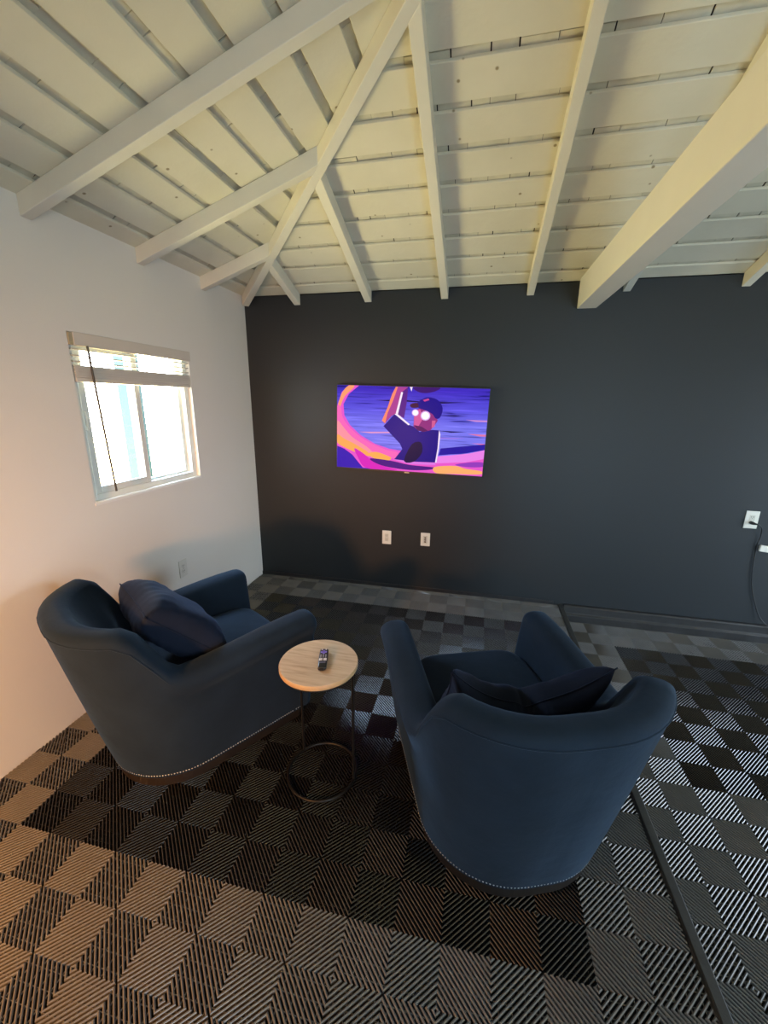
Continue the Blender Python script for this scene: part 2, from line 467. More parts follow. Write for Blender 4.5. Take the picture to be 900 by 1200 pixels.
# ---- window in the left wall
win = MB()
fx0, fx1 = -.10, -.028
fw = .040
win.box(fx0, fx1, WY0, WY0 + fw, WZ0, WZ1); win.box(fx0, fx1, WY1 - fw, WY1, WZ0, WZ1)
win.box(fx0, fx1, WY0 + fw, WY1 - fw, WZ0, WZ0 + fw); win.box(fx0, fx1, WY0 + fw, WY1 - fw, WZ1 - fw, WZ1)
win.box(-.092, -.060, -1.235, -1.205, WZ0 + fw, WZ1 - fw)         # fixed meeting stile
window = struct(win, 'window_1', M['vinyl'], bevel=.003)
b = MB(); b.box(-.001, .004, WY0 - .004, WY1 + .004, WZ0 - .012, WZ0)
b.box(-.03, 0, WY0, WY1, WZ0, WZ0 + .006)
b.build('window_sill', M['reveal'], window)
b = MB()
sx0, sx1 = -.058, -.032
y0, y1, z0, z1 = WY0 + fw + .004, -1.205, WZ0 + fw - .002, WZ1 - fw
st = .038
b.box(sx0, sx1, y0, y0 + st, z0, z1); b.box(sx0, sx1, y1 - st, y1, z0, z1)
b.box(sx0, sx1, y0 + st, y1 - st, z0, z0 + st); b.box(sx0, sx1, y0 + st, y1 - st, z1 - st, z1)
sash = b.build('sash', M['vinyl'], window, bevel=.003)
b = MB(); b.box(-.047, -.043, y0 + st, y1 - st, z0 + st, z1 - st); b.build('pane', M['glass'], sash)
b = MB(); b.box(sx1, sx1 + .008, y0 + .004, y0 + .016, 1.46, 1.56); b.build('pull_handle', M['plate'], sash, bevel=.003)
b = MB(); b.box(-.080, -.076, -1.205, WY1 - fw, WZ0 + fw, WZ1 - fw); b.build('pane', M['glass'], window)
b = MB()   # glazing bead of the fixed pane
for (ya, yb, za, zb) in ((-1.205, -1.193, WZ0 + fw, WZ1 - fw), (WY1 - fw - .028, WY1 - fw, WZ0 + fw, WZ1 - fw), (-1.193, WY1 - fw - .028, WZ0 + fw, WZ0 + fw + .014)):
    b.box(-.090, -.064, ya, yb, za, zb)
b.build('glazing_bead', M['vinyl'], window, bevel=.002)

# ---- raised venetian blind inside the window opening
bl = empty('window_blind', (0, 0, WZ1)); tag(bl, 'off-white venetian blind pulled up to the top of the window', 'blind')
def bpart(mb, name, m, **k):
    mb.v = [(x, y, z - WZ1) for x, y, z in mb.v]
    return mb.build(name, m, bl, **k)
b = MB(); b.box(-.026, .006, WY0 + .028, WY1 + .012, 1.872, WZ1 + .002); bpart(b, 'valance', M['blind'], bevel=.003)
b = MB(); b.box(-.026, .004, WY0 + .003, WY0 + .026, 1.872, WZ1 - .003); bpart(b, 'bracket', mat('bracket_tan', (.40, .34, .22), .5), bevel=.002)
for z in (1.852, 1.822, 1.794):
    b = MB(); b.box(-.026, .0, WY0 + .012, WY1 - .012, z, z + .0055); bpart(b, 'slat', M['blind'])
b = MB()
for k in range(9):
    z = 1.720 + k * .0066
    b.box(-.026, .001 + (.003 if k % 2 else -.004), WY0 + .010, WY1 - .012, z, z + .0068)
bpart(b, 'stacked_slats', M['blind'])
b = MB(); b.box(-.027, .002, WY0 + .010, WY1 - .012, 1.700, 1.721); bpart(b, 'bottom_rail', M['blind'], bevel=.003)
for y in (-1.545, -.86):
    b = MB(); b.tube([(-.013, y, 1.875), (-.013, y, 1.71)], .0012, 6); bpart(b, 'ladder_cord', M['plate'])
b = MB(); b.tube([(.014, -1.556, 1.874), (.016, -1.545, 1.60), (.016, -1.521, 1.128)], .0055, 8); bpart(b, 'tilt_wand', mat('wand_grey', (.05, .047, .04), .5))

# ---- outside the window: a green post and a pale fence
b = MB(); b.box(-1.58, -1.42, .215, .355, -.3, 3.0); b.box(-1.60, -1.40, .195, .375, -.3, -.12); b.box(-1.585, -1.415, .262, .308, -.1, 3.0)
post = b.build('garden_post', mat('post_green', (.010, .034, .030), .5), bevel=.006)
tag(post, 'teal green painted post standing outside the window', 'post')

# ------------------------------------------------------------------ outlets and cord
def outlet(loc, rz, w, h, kind, label, platemat):
    """built facing -Y at the origin, then turned"""
    t = empty('wall_outlet', loc, rz); tag(t, label, 'outlet', None)
    m = MB(); m.box(-w / 2, w / 2, -.006, 0, -h / 2, h / 2); m.build('cover_plate', platemat, t, bevel=.0025)
    if kind == 'decora':
        m = MB(); m.box(-.017, .017, -.0075, -.005, -.034, .034); f = m.build('socket_face', M['socket_face'], t, bevel=.001)
        for z in (-.019, .019):
            m = MB(); m.box(-.008, -.0055, -.0082, -.0070, z - .002, z + .007); m.box(.0055, .008, -.0082, -.0070, z - .002, z + .007)
            m.lathe([(.0022, 0), (.0022, .0012)], (0, 0, 0), 10)
            k = len(m.v) - 40
            for q in range(16, len(m.v)): x, y, zz = m.v[q]; m.v[q] = (x, -.0082 + zz, z - .008 + y)
            m.build('slot', M['slot'], f, normals=True)
    elif kind == 'duplex':
        for z in (-.0195, .0195):
            m = MB()
            pts = []
            for a in range(20):
                an = 2 * PI * a / 20
                pts.append((.0165 * math.cos(an), -.0085, z + max(-.0135, min(.0135, .0165 * math.sin(an)))))
            m.prism(pts, (0, .004, 0)); f = m.build('receptacle', platemat, t)
            m = MB(); m.box(-.0075, -.0055, -.0092, -.0082, z - .001, z + .0075); m.box(.0055, .0075, -.0092, -.0082, z - .001, z + .0075)
            m.box(-.0022, .0022, -.0092, -.0082, z - .0095, z - .0055); m.build('slot', M['slot'], f)
        m = MB(); m.box(-.002, .002, -.0075, -.005, -.002, .002); m.build('screw', M['slot'], t)
    elif kind == 'jacks':
        m = MB(); m.box(-.017, .017, -.0075, -.005, -.034, .034); f = m.build('jack_insert', M['socket_face'], t, bevel=.001)
        for z in (-.021, -.003, .015):
            m = MB(); m.box(-.006, .007, -.0088, -.0072, z - .006, z + .0065); m.box(-.008, -.003, -.0088, -.0072, z - .002, z + .0065); m.build('jack_port', mat('port_brown', (.10, .05, .02), .5), f)
    return t
outlet((0, -1.069, .484), PI / 2, .077, .122, 'duplex', 'off-white duplex outlet low on the white wall above the left armchair', M['plate_wall'])
outlet((1.2245, 0, .469), 0, .080, .124, 'decora', 'white outlet on the dark wall, the left one of the pair below the television', M['plate'])
o = outlet((1.565, 0, .477), 0, .080, .118, 'jacks', 'white jack plate with three dark ports below the television', M['plate']); o.name = 'wall_plate'; o['category'] = 'wall plate'
outlet((3.916, 0, .825), 0, .084, .130, 'decora', 'white outlet with a black plug in it, at the right edge of the dark wall', M['plate'])

def smooth_path(pts, n=8):
    P = [Vector(p) for p in pts]; out = []
    for i in range(len(P) - 1):
        p0 = P[max(i - 1, 0)]; p1 = P[i]; p2 = P[i + 1]; p3 = P[min(i + 2, len(P) - 1)]
        for k in range(n):
            t = k / n
            out.append(.5 * ((2 * p1) + (-p0 + p2) * t + (2 * p0 - 5 * p1 + 4 * p2 - p3) * t * t + (-p0 + 3 * p1 - 3 * p2 + p3) * t ** 3))
    out.append(P[-1]); return out
cd = empty('power_cord', (3.913, -.008, .806)); tag(cd, 'black power cord hanging from the outlet on the dark wall', 'cord')
o3 = Vector((3.913, -.008, .806))
path = [(3.918, -.042, .806), (3.945, -.044, .800), (3.974, -.034, .768), (3.992, -.012, .700), (3.986, -.010, .634), (3.990, -.008, .534), (4.000, -.008, .420), (4.025, -.008, .299),
        (4.06, -.010, .199), (4.115, -.022, .075), (4.19, -.045, .0), (4.26, -.058, -.060), (4.36, -.075, -.1145), (4.7, -.12, -.1145)]
m = MB(); m.tube([p - o3 for p in smooth_path(path)], .0032, 8); m.build('cable', M['black_plastic'], cd)
m = MB(); m.tube([Vector(p) - o3 for p in ((3.912, -.009, .806), (3.912, -.022, .806), (3.913, -.036, .806), (3.919, -.043, .8055), (3.934, -.0445, .803))], [.011, .012, .0105, .008, .0055], 12); m.build('plug', M['black_plastic'], cd)
# white strip at the right edge of the picture
rw = MB(); rw.box(0, .75, -.022, 0, -.023, .023)
r = rw.build('cable_raceway', M['plate'], bevel=.004); r.location = (4.003, 0, .620); r.rotation_euler = (0, math.radians(6), 0)
tag(r, 'short white plastic strip on the dark wall beside the hanging power cord', 'cable raceway')

# ------------------------------------------------------------------ television
TVW, TVH, TVY = 1.222, .686, -.055
tv = empty('television', (1.405, 0, 1.400)); tv.rotation_euler = (0, math.radians(1.3), 0)
tag(tv, 'slim black television on the dark wall showing a cartoon ballplayer', 'television')
m = MB(); m.box(-TVW / 2, TVW / 2, TVY + .004, TVY + .030, -TVH / 2, TVH / 2); m.box(-.40, .40, TVY + .028, TVY + .046, -.26, .10); m.build('housing', M['black_plastic'], tv, bevel=.004)
m = MB(); m.box(-.16, .16, TVY + .045, -.001, -.14, .06); m.build('wall_bracket', M['black_metal'], tv)
bz = .007
m = MB()
m.box(-TVW / 2, TVW / 2, TVY, TVY + .006, TVH / 2 - bz, TVH / 2); m.box(-TVW / 2, TVW / 2, TVY, TVY + .006, -TVH / 2, -TVH / 2 + bz * 1.8)
m.box(-TVW / 2, -TVW / 2 + bz, TVY, TVY + .006, -TVH / 2, TVH / 2); m.box(TVW / 2 - bz, TVW / 2, TVY, TVY + .006, -TVH / 2, TVH / 2)
m.build('bezel', M['black_plastic'], tv)
m = MB(); m.box(-.020, .020, TVY - .0015, TVY + .003, -TVH / 2 - .002, -TVH / 2 + .008); m.build('logo_tab', mat('tab_grey', (.35, .36, .38), .3, metal=.8), tv)

SW, SH = TVW - 2 * bz, TVH - 2.8 * bz
SZ = bz * .4
def screen_bg():
    m = bpy.data.materials.new('screen_picture'); m.use_nodes = True
    nt = m.node_tree; N = nt.nodes; L = nt.links; b = N['Principled BSDF']
    b.inputs['Base Color'].default_value = (.004, .004, .004, 1); b.inputs['Roughness'].default_value = .3; b.inputs['Specular IOR Level'].default_value = .08
    tc = N.new('ShaderNodeTexCoord'); sp = N.new('ShaderNodeSeparateXYZ'); L.new(tc.outputs['Object'], sp.inputs[0])
    cr = N.new('ShaderNodeValToRGB'); e = cr.color_ramp.elements
    e[0].position = .05; e[0].color = (.10, .035, .62, 1); e[1].position = .95; e[1].color = (.055, .025, .55, 1)
    for p, c in ((.35, (.23, .22, .95)), (.55, (.20, .19, .92)), (.75, (.11, .085, .78))):
        x = e.new(p); x.color = (*c, 1)
    mr = N.new('ShaderNodeMapRange'); mr.inputs[1].default_value = -.34; mr.inputs[2].default_value = .34
    L.new(sp.outputs['Z'], mr.inputs[0]); L.new(mr.outputs[0], cr.inputs[0])
    mp = N.new('ShaderNodeMapping'); mp.inputs['Scale'].default_value = (1.6, 1, 34); mp.inputs['Rotation'].default_value = (0, math.radians(-4), 0)
    L.new(tc.outputs['Object'], mp.inputs[0])
    nz = N.new('ShaderNodeTexNoise'); nz.inputs['Scale'].default_value = 1.5; nz.inputs['Detail'].default_value = 3; nz.inputs['Distortion'].default_value = .3
    L.new(mp.outputs[0], nz.inputs['Vector'])
    r2 = N.new('ShaderNodeValToRGB'); q = r2.color_ramp.elements
    q[0].position = .30; q[0].color = (.10, .07, .25, 1); q[1].position = .70; q[1].color = (1.5, 1.45, 1.25, 1)
    x = q.new(.42); x.color = (.85, .85, .9, 1); x = q.new(.58); x.color = (1, 1, 1, 1)
    L.new(nz.outputs['Fac'], r2.inputs[0])
    mx = N.new('ShaderNodeMix'); mx.data_type = 'RGBA'; mx.blend_type = 'MULTIPLY'; mx.inputs[0].default_value = 1
    L.new(cr.outputs[0], mx.inputs[6]); L.new(r2.outputs[0], mx.inputs[7])
    L.new(mx.outputs[2], b.inputs['Emission Color']); b.inputs['Emission Strength'].default_value = 1.0
    return m
# homography: picture sketch coordinates -> unit screen
src = [(65, 85), (810, 105), (770, 538), (65, 492)]; dst = [(0, 1), (1, 1), (1, 0), (0, 0)]
A = []; B = []
for (x, y), (u, v) in zip(src, dst):
    A.append([x, y, 1, 0, 0, 0, -u * x, -u * y]); B.append(u)
    A.append([0, 0, 0, x, y, 1, -v * x, -v * y]); B.append(v)
Hm = np.append(np.linalg.solve(np.array(A, float), np.array(B, float)), 1).reshape(3, 3)
def uv(x, y):
    q = Hm @ np.array([x, y, 1.0]); return min(max(q[0] / q[2], 0), 1), min(max(q[1] / q[2], 0), 1)
scr_mats = [screen_bg()]; cmap = {}
def smat(c, s=1.0):
    k = (c, s)
    if k not in cmap:
        cmap[k] = len(scr_mats); scr_mats.append(glow('screen_colour', srgb(*c), s))
    return cmap[k]
sc = MB(); layer = [0]
YS = TVY + .0035
sc.box(-SW / 2, SW / 2, YS, YS + .003, SZ - SH / 2, SZ + SH / 2, 0)
def poly(pts, c, s=1.0, smooth=0):
    layer[0] += 1
    P = [Vector((x, y, 0)) for x, y in pts]
    if smooth:
        out = []; n = len(P)
        for i in range(n):
            p0, p1, p2, p3 = P[i - 1], P[i], P[(i + 1) % n], P[(i + 2) % n]
            for k in range(smooth):
                t = k / smooth
                out.append(.5 * ((2 * p1) + (-p0 + p2) * t + (2 * p0 - 5 * p1 + 4 * p2 - p3) * t * t + (-p0 + 3 * p1 - 3 * p2 + p3) * t ** 3))
        P = out
    vs = []
    for p in P:
        u, v = uv(p.x, p.y)
        vs.append((SW * (u - .5), YS - .00007 * layer[0], SZ + SH * (v - .5)))
    sc.add(vs, [tuple(range(len(vs)))], smat(c, s))
# broad swoosh and streaks
poly([(122, 86), (172, 88), (122, 130), (96, 180), (100, 235), (128, 285), (180, 335), (250, 378), (320, 402), (378, 412), (420, 452), (560, 462), (660, 440), (790, 408), (775, 538), (300, 512), (190, 496), (110, 430), (65, 400), (65, 190), (88, 120)], (236, 88, 205))
poly([(118, 90), (150, 92), (104, 140), (82, 190), (76, 240), (66, 260), (66, 200), (86, 130)], (255, 160, 110), smooth=4)
poly([(66, 190), (84, 200), (92, 245), (130, 300), (205, 360), (300, 405), (360, 420), (345, 450), (270, 430), (180, 390), (110, 350), (66, 320)], (250, 105, 190), smooth=4)
poly([(66, 262), (100, 300), (140, 345), (210, 392), (240, 425), (180, 405), (110, 360), (66, 330)], (255, 150, 165), smooth=4)
poly([(66, 330), (100, 352), (150, 378), (215, 418), (225, 440), (170, 425), (110, 400), (66, 372)], (255, 172, 92), smooth=4)
poly([(220, 425), (255, 418), (300, 432), (330, 448), (310, 462), (262, 455), (228, 440)], (255, 176, 88), smooth=4)
poly([(66, 388), (100, 402), (140, 432), (170, 470), (192, 497), (66, 492)], (62, 30, 178))
poly([(150, 400), (200, 430), (240, 465), (300, 490), (360, 508), (250, 505), (195, 490), (170, 450)], (222, 40, 190), smooth=4)
poly([(228, 450), (330, 462), (420, 482), (540, 494), (520, 505), (430, 508), (320, 494), (255, 474)], (78, 22, 130), smooth=4)
poly([(340, 455), (420, 478), (545, 482), (545, 468), (470, 466), (400, 455)], (225, 120, 230))
poly([(540, 492), (640, 486), (690, 500), (768, 512), (760, 528), (640, 526), (548, 522)], (255, 178, 110), smooth=4)
poly([(546, 440), (640, 432), (710, 424), (788, 408), (780, 452), (690, 468), (548, 474)], (238, 132, 235))
poly([(640, 480), (720, 468), (778, 470), (775, 490), (700, 492)], (150, 60, 190), smooth=4)
poly([(690, 258), (808, 262), (807, 270), (740, 268)], (205, 140, 215)); poly([(700, 328), (802, 332), (800, 342), (760, 340)], (225, 120, 170))
poly([(170, 318), (330, 318), (340, 324), (230, 326)], (225, 150, 205)); poly([(720, 374), (796, 378), (795, 385)], (235, 120, 170))
poly([(560, 345), (690, 348), (640, 354), (560, 353)], (150, 120, 235))
poly([(245, 160), (380, 158), (480, 168), (700, 172), (580, 178), (400, 168), (320, 166)], (26, 12, 70)); poly([(575, 236), (705, 238), (640, 242)], (20, 10, 70)); poly([(560, 312), (700, 318), (620, 322)], (22, 10, 80))
poly([(570, 400), (800, 380), (795, 408), (690, 424), (560, 434)], (40, 22, 160))
# raised arm
poly([(352, 94), (412, 96), (404, 180), (392, 250), (352, 228), (330, 240), (298, 278), (284, 262), (312, 196), (334, 130)], (176, 66, 150))
poly([(352, 94), (362, 95), (340, 160), (312, 225), (300, 276), (284, 262), (312, 196), (334, 130)], (255, 140, 110))
poly([(385, 118), (412, 96), (404, 180), (392, 250), (358, 228)], (92, 36, 138))
poly([(378, 120), (387, 122), (362, 232), (352, 226)], (250, 235, 255))
poly([(440, 96), (564, 97), (548, 115), (500, 126), (460, 119)], (62, 20, 112), smooth=3)
poly([(420, 95), (434, 95), (428, 118)], (240, 225, 255))
# shirt
poly([(292, 290), (346, 230), (412, 282), (440, 292), (468, 318), (528, 308), (566, 310), (562, 400), (550, 470), (440, 466), (345, 454), (384, 404), (372, 376)], (30, 14, 132))
poly([(346, 230), (356, 226), (420, 280), (414, 286)], (250, 235, 255))
poly([(430, 380), (474, 370), (480, 420), (440, 466), (392, 462)], (16, 6, 66), smooth=3)
poly([(562, 308), (569, 330), (562, 400), (550, 470), (543, 470), (555, 400)], (246, 226, 255))
# head
poly([(442, 214), (500, 186), (546, 238), (556, 262), (538, 290), (520, 310), (486, 318), (462, 312), (438, 290)], (146, 46, 128))
poly([(442, 214), (470, 205), (486, 250), (462, 290), (440, 286)], (214, 90, 160)); poly([(440, 284), (478, 292), (508, 312), (486, 318), (460, 312)], (90, 20, 96))
poly([(528, 262), (546, 262), (540, 292), (526, 300)], (214, 92, 150))
poly([(455, 176), (480, 156), (512, 146), (556, 160), (580, 200), (568, 246), (546, 252), (530, 230), (498, 212), (456, 196)], (30, 14, 138), smooth=3)
poly([(422, 182), (456, 174), (462, 196), (430, 198)], (70, 26, 66), smooth=3)
poly([(484, 160), (510, 152), (516, 160), (492, 168)], (205, 70, 150))
for cx, cy, rr in ((447, 223, 15), (496, 238, 21)):
    poly([(cx + rr * 1.15 * math.cos(a * PI / 8), cy + rr * 1.15 * math.sin(a * PI / 8)) for a in range(16)], (225, 180, 245))
    poly([(cx + rr * .85 * math.cos(a * PI / 8), cy + rr * .85 * math.sin(a * PI / 8)) for a in range(16)], (255, 250, 255), 1.2)
sc.build('screen', scr_mats, tv, normals=False)

# ------------------------------------------------------------------ armchairs
def u_path(w, yb, yf, r, ns=14, nc=12, nb=12):
    """right front -> round the back -> left front; list of (x, y, nx, ny) with inward normals"""
    out = []
    for k in range(ns): out.append((w, yf + (yb + r - yf) * k / ns, -1, 0))
    for k in range(nc):
        a = (PI / 2) * k / nc
        out.append((w - r + r * math.cos(a), yb + r - r * math.sin(a), -math.cos(a), math.sin(a)))
    for k in range(nb + 1):
        out.append((w - r - 2 * (w - r) * k / nb, yb, 0, 1))
    right = out[:ns + nc]
    for (x, y, a, c) in right[::-1]: out.append((-x, y, -a, c))
    return out
ZB, ZT = .055, .80
YF = .39
BASE = u_path(.345, -.42, YF, .30)
TOP = u_path(.448, -.575, YF + .005, .40)
ARM_H = .575
def sstep(a, b, x):
    t = min(max((x - a) / (b - a), 0), 1); return t * t * (3 - 2 * t)
def rim_h(y): return .805 + (ARM_H - .805) * sstep(-.415, -.235, y) + .035 * sstep(-.18, .36, y)
def rim_t(y): return .125 - .020 * sstep(-.2, -.45, y)
def rim_v(y): return .052 - .016 * sstep(-.2, -.45, y)
def wall_pt(k, z):
    s = (z - ZB) / (ZT - ZB); s = s ** .92 if s > 0 else s
    bx, by, bn, bm = BASE[k]; tx, ty, tn, tm = TOP[k]
    return Vector((bx + (tx - bx) * s, by + (ty - by) * s, z)), Vector((bn + (tn - bn) * s, bm + (tm - bm) * s, 0)).normalized()
def section(k, inset=0, fwd=0):
    y_ref = TOP[k][1]
    zr = rim_h(y_ref) - inset
    thk = rim_t(y_ref); r = thk / 2 - inset; rv = max(.012, rim_v(y_ref) - inset * .3)
    pts = []
    n1 = 20
    wa = sstep(-.34, -.12, y_ref); wb_ = 1 - sstep(-.46, -.30, y_ref)
    for i in range(n1):
        f = 1 - (1 - i / n1) ** 1.7
        z = ZB + (zr - rv - ZB) * f; d = zr - z
        bulge = wa * (.015 * math.exp(-((d - .055) / .035) ** 2) - .006 * math.exp(-((d - .118) / .014) ** 2))
        p, n = wall_pt(k, z); pts.append(p + n * (inset - bulge))
    zc_ = zr - rv
    p, n = wall_pt(k, zc_); c = p + n * (thk / 2)
    bo = wa * .015 * math.exp(-((rv - .055) / .035) ** 2)
    for i in range(11):
        a = PI - PI * i / 10
        ca = math.copysign(abs(math.cos(a)) ** .8, math.cos(a))
        pts.append(c - n * (-ca * r) - n * (bo * max(0, -ca)) + Vector((0, 0, math.sin(a) * rv)))
    for i in range(1, 7):
        z = zc_ + (.26 - zc_) * i / 6
        q, m_ = wall_pt(k, z)
        pts.append(Vector((q.x, q.y, z)) + m_ * (thk - inset + wb_ * .34 * (zc_ - z)))
    if fwd: pts = [p + Vector((0, fwd, 0)) for p in pts]
    return pts
def chair_shell():
    m = MB(); secs = []
    R = .045
    caps = [(R * (1 - math.cos(a)), R * math.sin(a)) for a in (PI / 2 * .98, PI / 2 * .8, PI / 2 * .6, PI / 2 * .4, PI / 2 * .2)]
    K = len(BASE)
    for ins, f in caps: secs.append(section(0, ins, f))
    for k in range(K): secs.append(section(k))
    for ins, f in caps[::-1]: secs.append(section(K - 1, ins, f))
    n = len(secs[0])
    vs = [p for s_ in secs for p in s_]; fs = []
    for i in range(len(secs) - 1):
        for j in range(n - 1): fs.append((i * n + j, i * n + j + 1, (i + 1) * n + j + 1, (i + 1) * n + j))
    m.add(vs, fs, 0, True)
    m.add(secs[0], [tuple(range(n))], 0, True); m.add(secs[-1], [tuple(range(n))[::-1]], 0, True)
    return m
def loop_pts(inset, yf, rf, base=BASE):
    """closed outline of the base, front corners rounded"""
    pts = [(x + nx * inset, y + ny * inset) for x, y, nx, ny in base if y < yf - rf]
    w = base[0][0] - inset
    L_ = [(-w + rf - rf * math.cos(a), yf - rf + rf * math.sin(a)) for a in np.linspace(0, PI / 2, 6)]
    R_ = [(w - rf + rf * math.sin(a), yf - rf + rf * math.cos(a)) for a in np.linspace(0, PI / 2, 6)]
    return pts + L_ + R_
def rounded_pad(x0, x1, y0, y1, z0, z1, r, crown, nx=18, ny=18):
    """soft cushion: superellipse block with a crowned top"""
    m = MB()
    def ring(zf, scale_in):
        pts = []
        for a in np.linspace(0, 2 * PI, 64, endpoint=False):
            c, s_ = math.cos(a), math.sin(a)
            e = .30
            X = math.copysign(abs(c) ** e, c); Y = math.copysign(abs(s_) ** e, s_)
            pts.append(((x0 + x1) / 2 + X * ((x1 - x0) / 2 - scale_in), (y0 + y1) / 2 + Y * ((y1 - y0) / 2 - scale_in), zf))
        return pts
    rings = []
    for a in np.linspace(-PI / 2, 0, 5): rings.append(ring(z0 + r + r * math.sin(a), r * (1 - math.cos(a))))
    for a in np.linspace(0, PI / 2, 6): rings.append(ring(z1 - r + r * math.sin(a), r * (1 - math.cos(a))))
    hx = (x1 - x0) / 2
    for t in (.15, .3, .5, .7, .9): rings.append(ring(z1 + crown * (1 - (1 - t) ** 2), r + (hx - r) * t))
    vs = [p for R in rings for p in R]; n = 64; fs = []
    for i in range(len(rings) - 1):
        for k in range(n): fs.append((i * n + k, i * n + (k + 1) % n, (i + 1) * n + (k + 1) % n, (i + 1) * n + k))
    m.add(vs, fs, 0, True); m.add(rings[0], [tuple(range(n))[::-1]], 0, True); m.add(rings[-1], [tuple(range(n))], 0, True)
    return m
def make_chair(loc, rz, label):
    t = empty('armchair', loc, rz); tag(t, label, 'armchair', 'navy armchairs facing the television')
    sh = chair_shell().build('upholstered_shell', M['velvet'], t)
    rounded_pad(-.275, .275, -.40, .405, .255, .425, .045, .022).build('seat_cushion', M['velvet'], t)
    m = MB(); m.box(-.262, .262, .32, .385, .055, .27); m.build('front_rail', M['velvet'], t, bevel=.015, seg=3)
    # wood base
    m = MB(); P = loop_pts(.012, YF, .05); n = len(P)
    m.prism([(x, y, 0.001) for x, y in P], (0, 0, .054)); m.build('wooden_base', M['plinth'], t)
    # welt along the outer edge of the rim
    pts = []
    for k in range(6, len(BASE) - 6):
        zr = rim_h(TOP[k][1])
        p, nn = wall_pt(k, zr - rim_v(TOP[k][1]) - .004); pts.append(p - nn * .0005)
    m = MB(); m.tube(pts, .0032, 6); m.build('piping', M['velvet'], sh)
    # nailheads just above the base
    m = MB(); P = loop_pts(-.002, YF, .045); P = [Vector((x, y, ZB + .013)) for x, y in P]
    acc = 0; step = .0115; P.append(P[0])
    for i in range(len(P) - 1):
        a, c = P[i], P[i + 1]; L_ = (c - a).length
        if L_ < 1e-6: continue
        d = (c - a) / L_; s_ = -acc
        while True:
            s_ += step
            if s_ > L_: break
            q = a + d * s_; o_ = len(m.v); nrm = Vector((d.y, -d.x, 0)); tz = Vector((0, 0, 1))
            ctr = Vector((0, 0, 0))
            if nrm.dot(Vector((q.x, q.y + .0, 0))) < 0: nrm = -nrm
            vs = [q + nrm * .0028]; 
            for r_, h_ in ((.0028, .0018), (.0038, 0)):
                for b_ in range(7):
                    an = 2 * PI * b_ / 7; vs.append(q + d * r_ * math.cos(an) + tz * r_ * math.sin(an) + nrm * h_)
            fs = [(0, 1 + b_, 1 + (b_ + 1) % 7) for b_ in range(7)] + [(1 + b_, 8 + b_, 8 + (b_ + 1) % 7, 1 + (b_ + 1) % 7) for b_ in range(7)]
            m.add(vs, fs, 0, True)
        acc = L_ - (s_ - step) if True else 0
    m.build('nailhead_trim', M['nail'], t)
    return t
CL, CR = (.650, -1.800), (2.100, -1.885)
ra, rb = math.radians(-32), math.radians(21)
make_chair((*CL, .001), ra, 'navy velvet armchair against the white wall, left of the little table')
make_chair((*CR, .001), rb, 'navy velvet armchair seen from behind, right of the little table')

def pillow(name, loc, rot, w, h, t, label, sag=0, bend=0, seed=1):
    rnd = random.Random(seed); n = 36
    ph = [rnd.uniform(0, 6.28) for _ in range(8)]
    def P(u, v, side):
        e = max(0, (1 - u ** 4)) * max(0, (1 - v ** 4))
        thick = t / 2 * e ** .42
        x = u * w / 2 * (1 - .07 * (1 - abs(v) ** 1.5) * abs(u) ** 3); z = v * h / 2 * (1 - .07 * (1 - abs(u) ** 1.5) * abs(v) ** 3)
        # soft folds that start at the edges and run inward
        fold = (math.sin(26 * u + 3 * v + ph[0]) * math.exp(-((1 - abs(v)) / .35) ** 2) + math.sin(24 * v - 4 * u + ph[1]) * math.exp(-((1 - abs(u)) / .40) ** 2))
        wr = (.0028 * fold + .003 * math.sin(7 * u - 5 * v + ph[2])) * min(1, e * 2.2)
        y = side * (thick + wr)
        z -= sag * (1 - u * u) * (v + 1) / 2
        z -= .35 * sag * math.exp(-((u - .08) / .12) ** 2) * (v + 1) / 2
        y += bend * u * u
        return (x, y, z)
    m = MB()
    for side in (-1, 1):
        vs = [P(-1 + 2 * i / n, -1 + 2 * j / n, side) for i in range(n + 1) for j in range(n + 1)]
        fs = [(i * (n + 1) + j, i * (n + 1) + j + 1, (i + 1) * (n + 1) + j + 1, (i + 1) * (n + 1) + j) for i in range(n) for j in range(n)]
        m.add(vs, fs, 0, True)
    ob = m.build(name, M['velvet_pillow'])
    bm = bmesh.new(); bm.from_mesh(ob.data); bmesh.ops.remove_doubles(bm, verts=bm.verts, dist=.0002); bmesh.ops.recalc_face_normals(bm, faces=bm.faces); bm.to_mesh(ob.data); bm.free()
    for p in ob.data.polygons: p.use_smooth = True
    seam = MB(); q = []
    for i in range(n): q.append(P(-1 + 2 * i / n, -1, 0))
    for i in range(n): q.append(P(1, -1 + 2 * i / n, 0))
    for i in range(n): q.append(P(1 - 2 * i / n, 1, 0))
    for i in range(n): q.append(P(-1, 1 - 2 * i / n, 0))
    seam.tube(q, .0025, 6, closed=True); seam.build('seam', M['velvet_pillow'], ob)
    ob.location = loc; ob.rotation_euler = rot
    tag(ob, label, 'cushion', 'navy throw cushions on the armchairs')
    return ob
def in_chair(cl, rz, p):
    c, s_ = math.cos(rz), math.sin(rz)
    return (cl[0] + c * p[0] - s_ * p[1], cl[1] + s_ * p[0] + c * p[1], p[2])
pillow('throw_cushion', in_chair(CL, ra, (.085, -.125, .655)), (math.radians(44), math.radians(0), ra - .04), .42, .42, .20, 'navy throw cushion standing on its corner in the left armchair', seed=3)
pillow('throw_cushion', in_chair(CR, rb, (-.03, -.225, .610)), (math.radians(34), 0, rb - .10), .53, .42, .15, 'navy throw cushion sagging behind the backrest of the right armchair', sag=.15, bend=.05, seed=5)

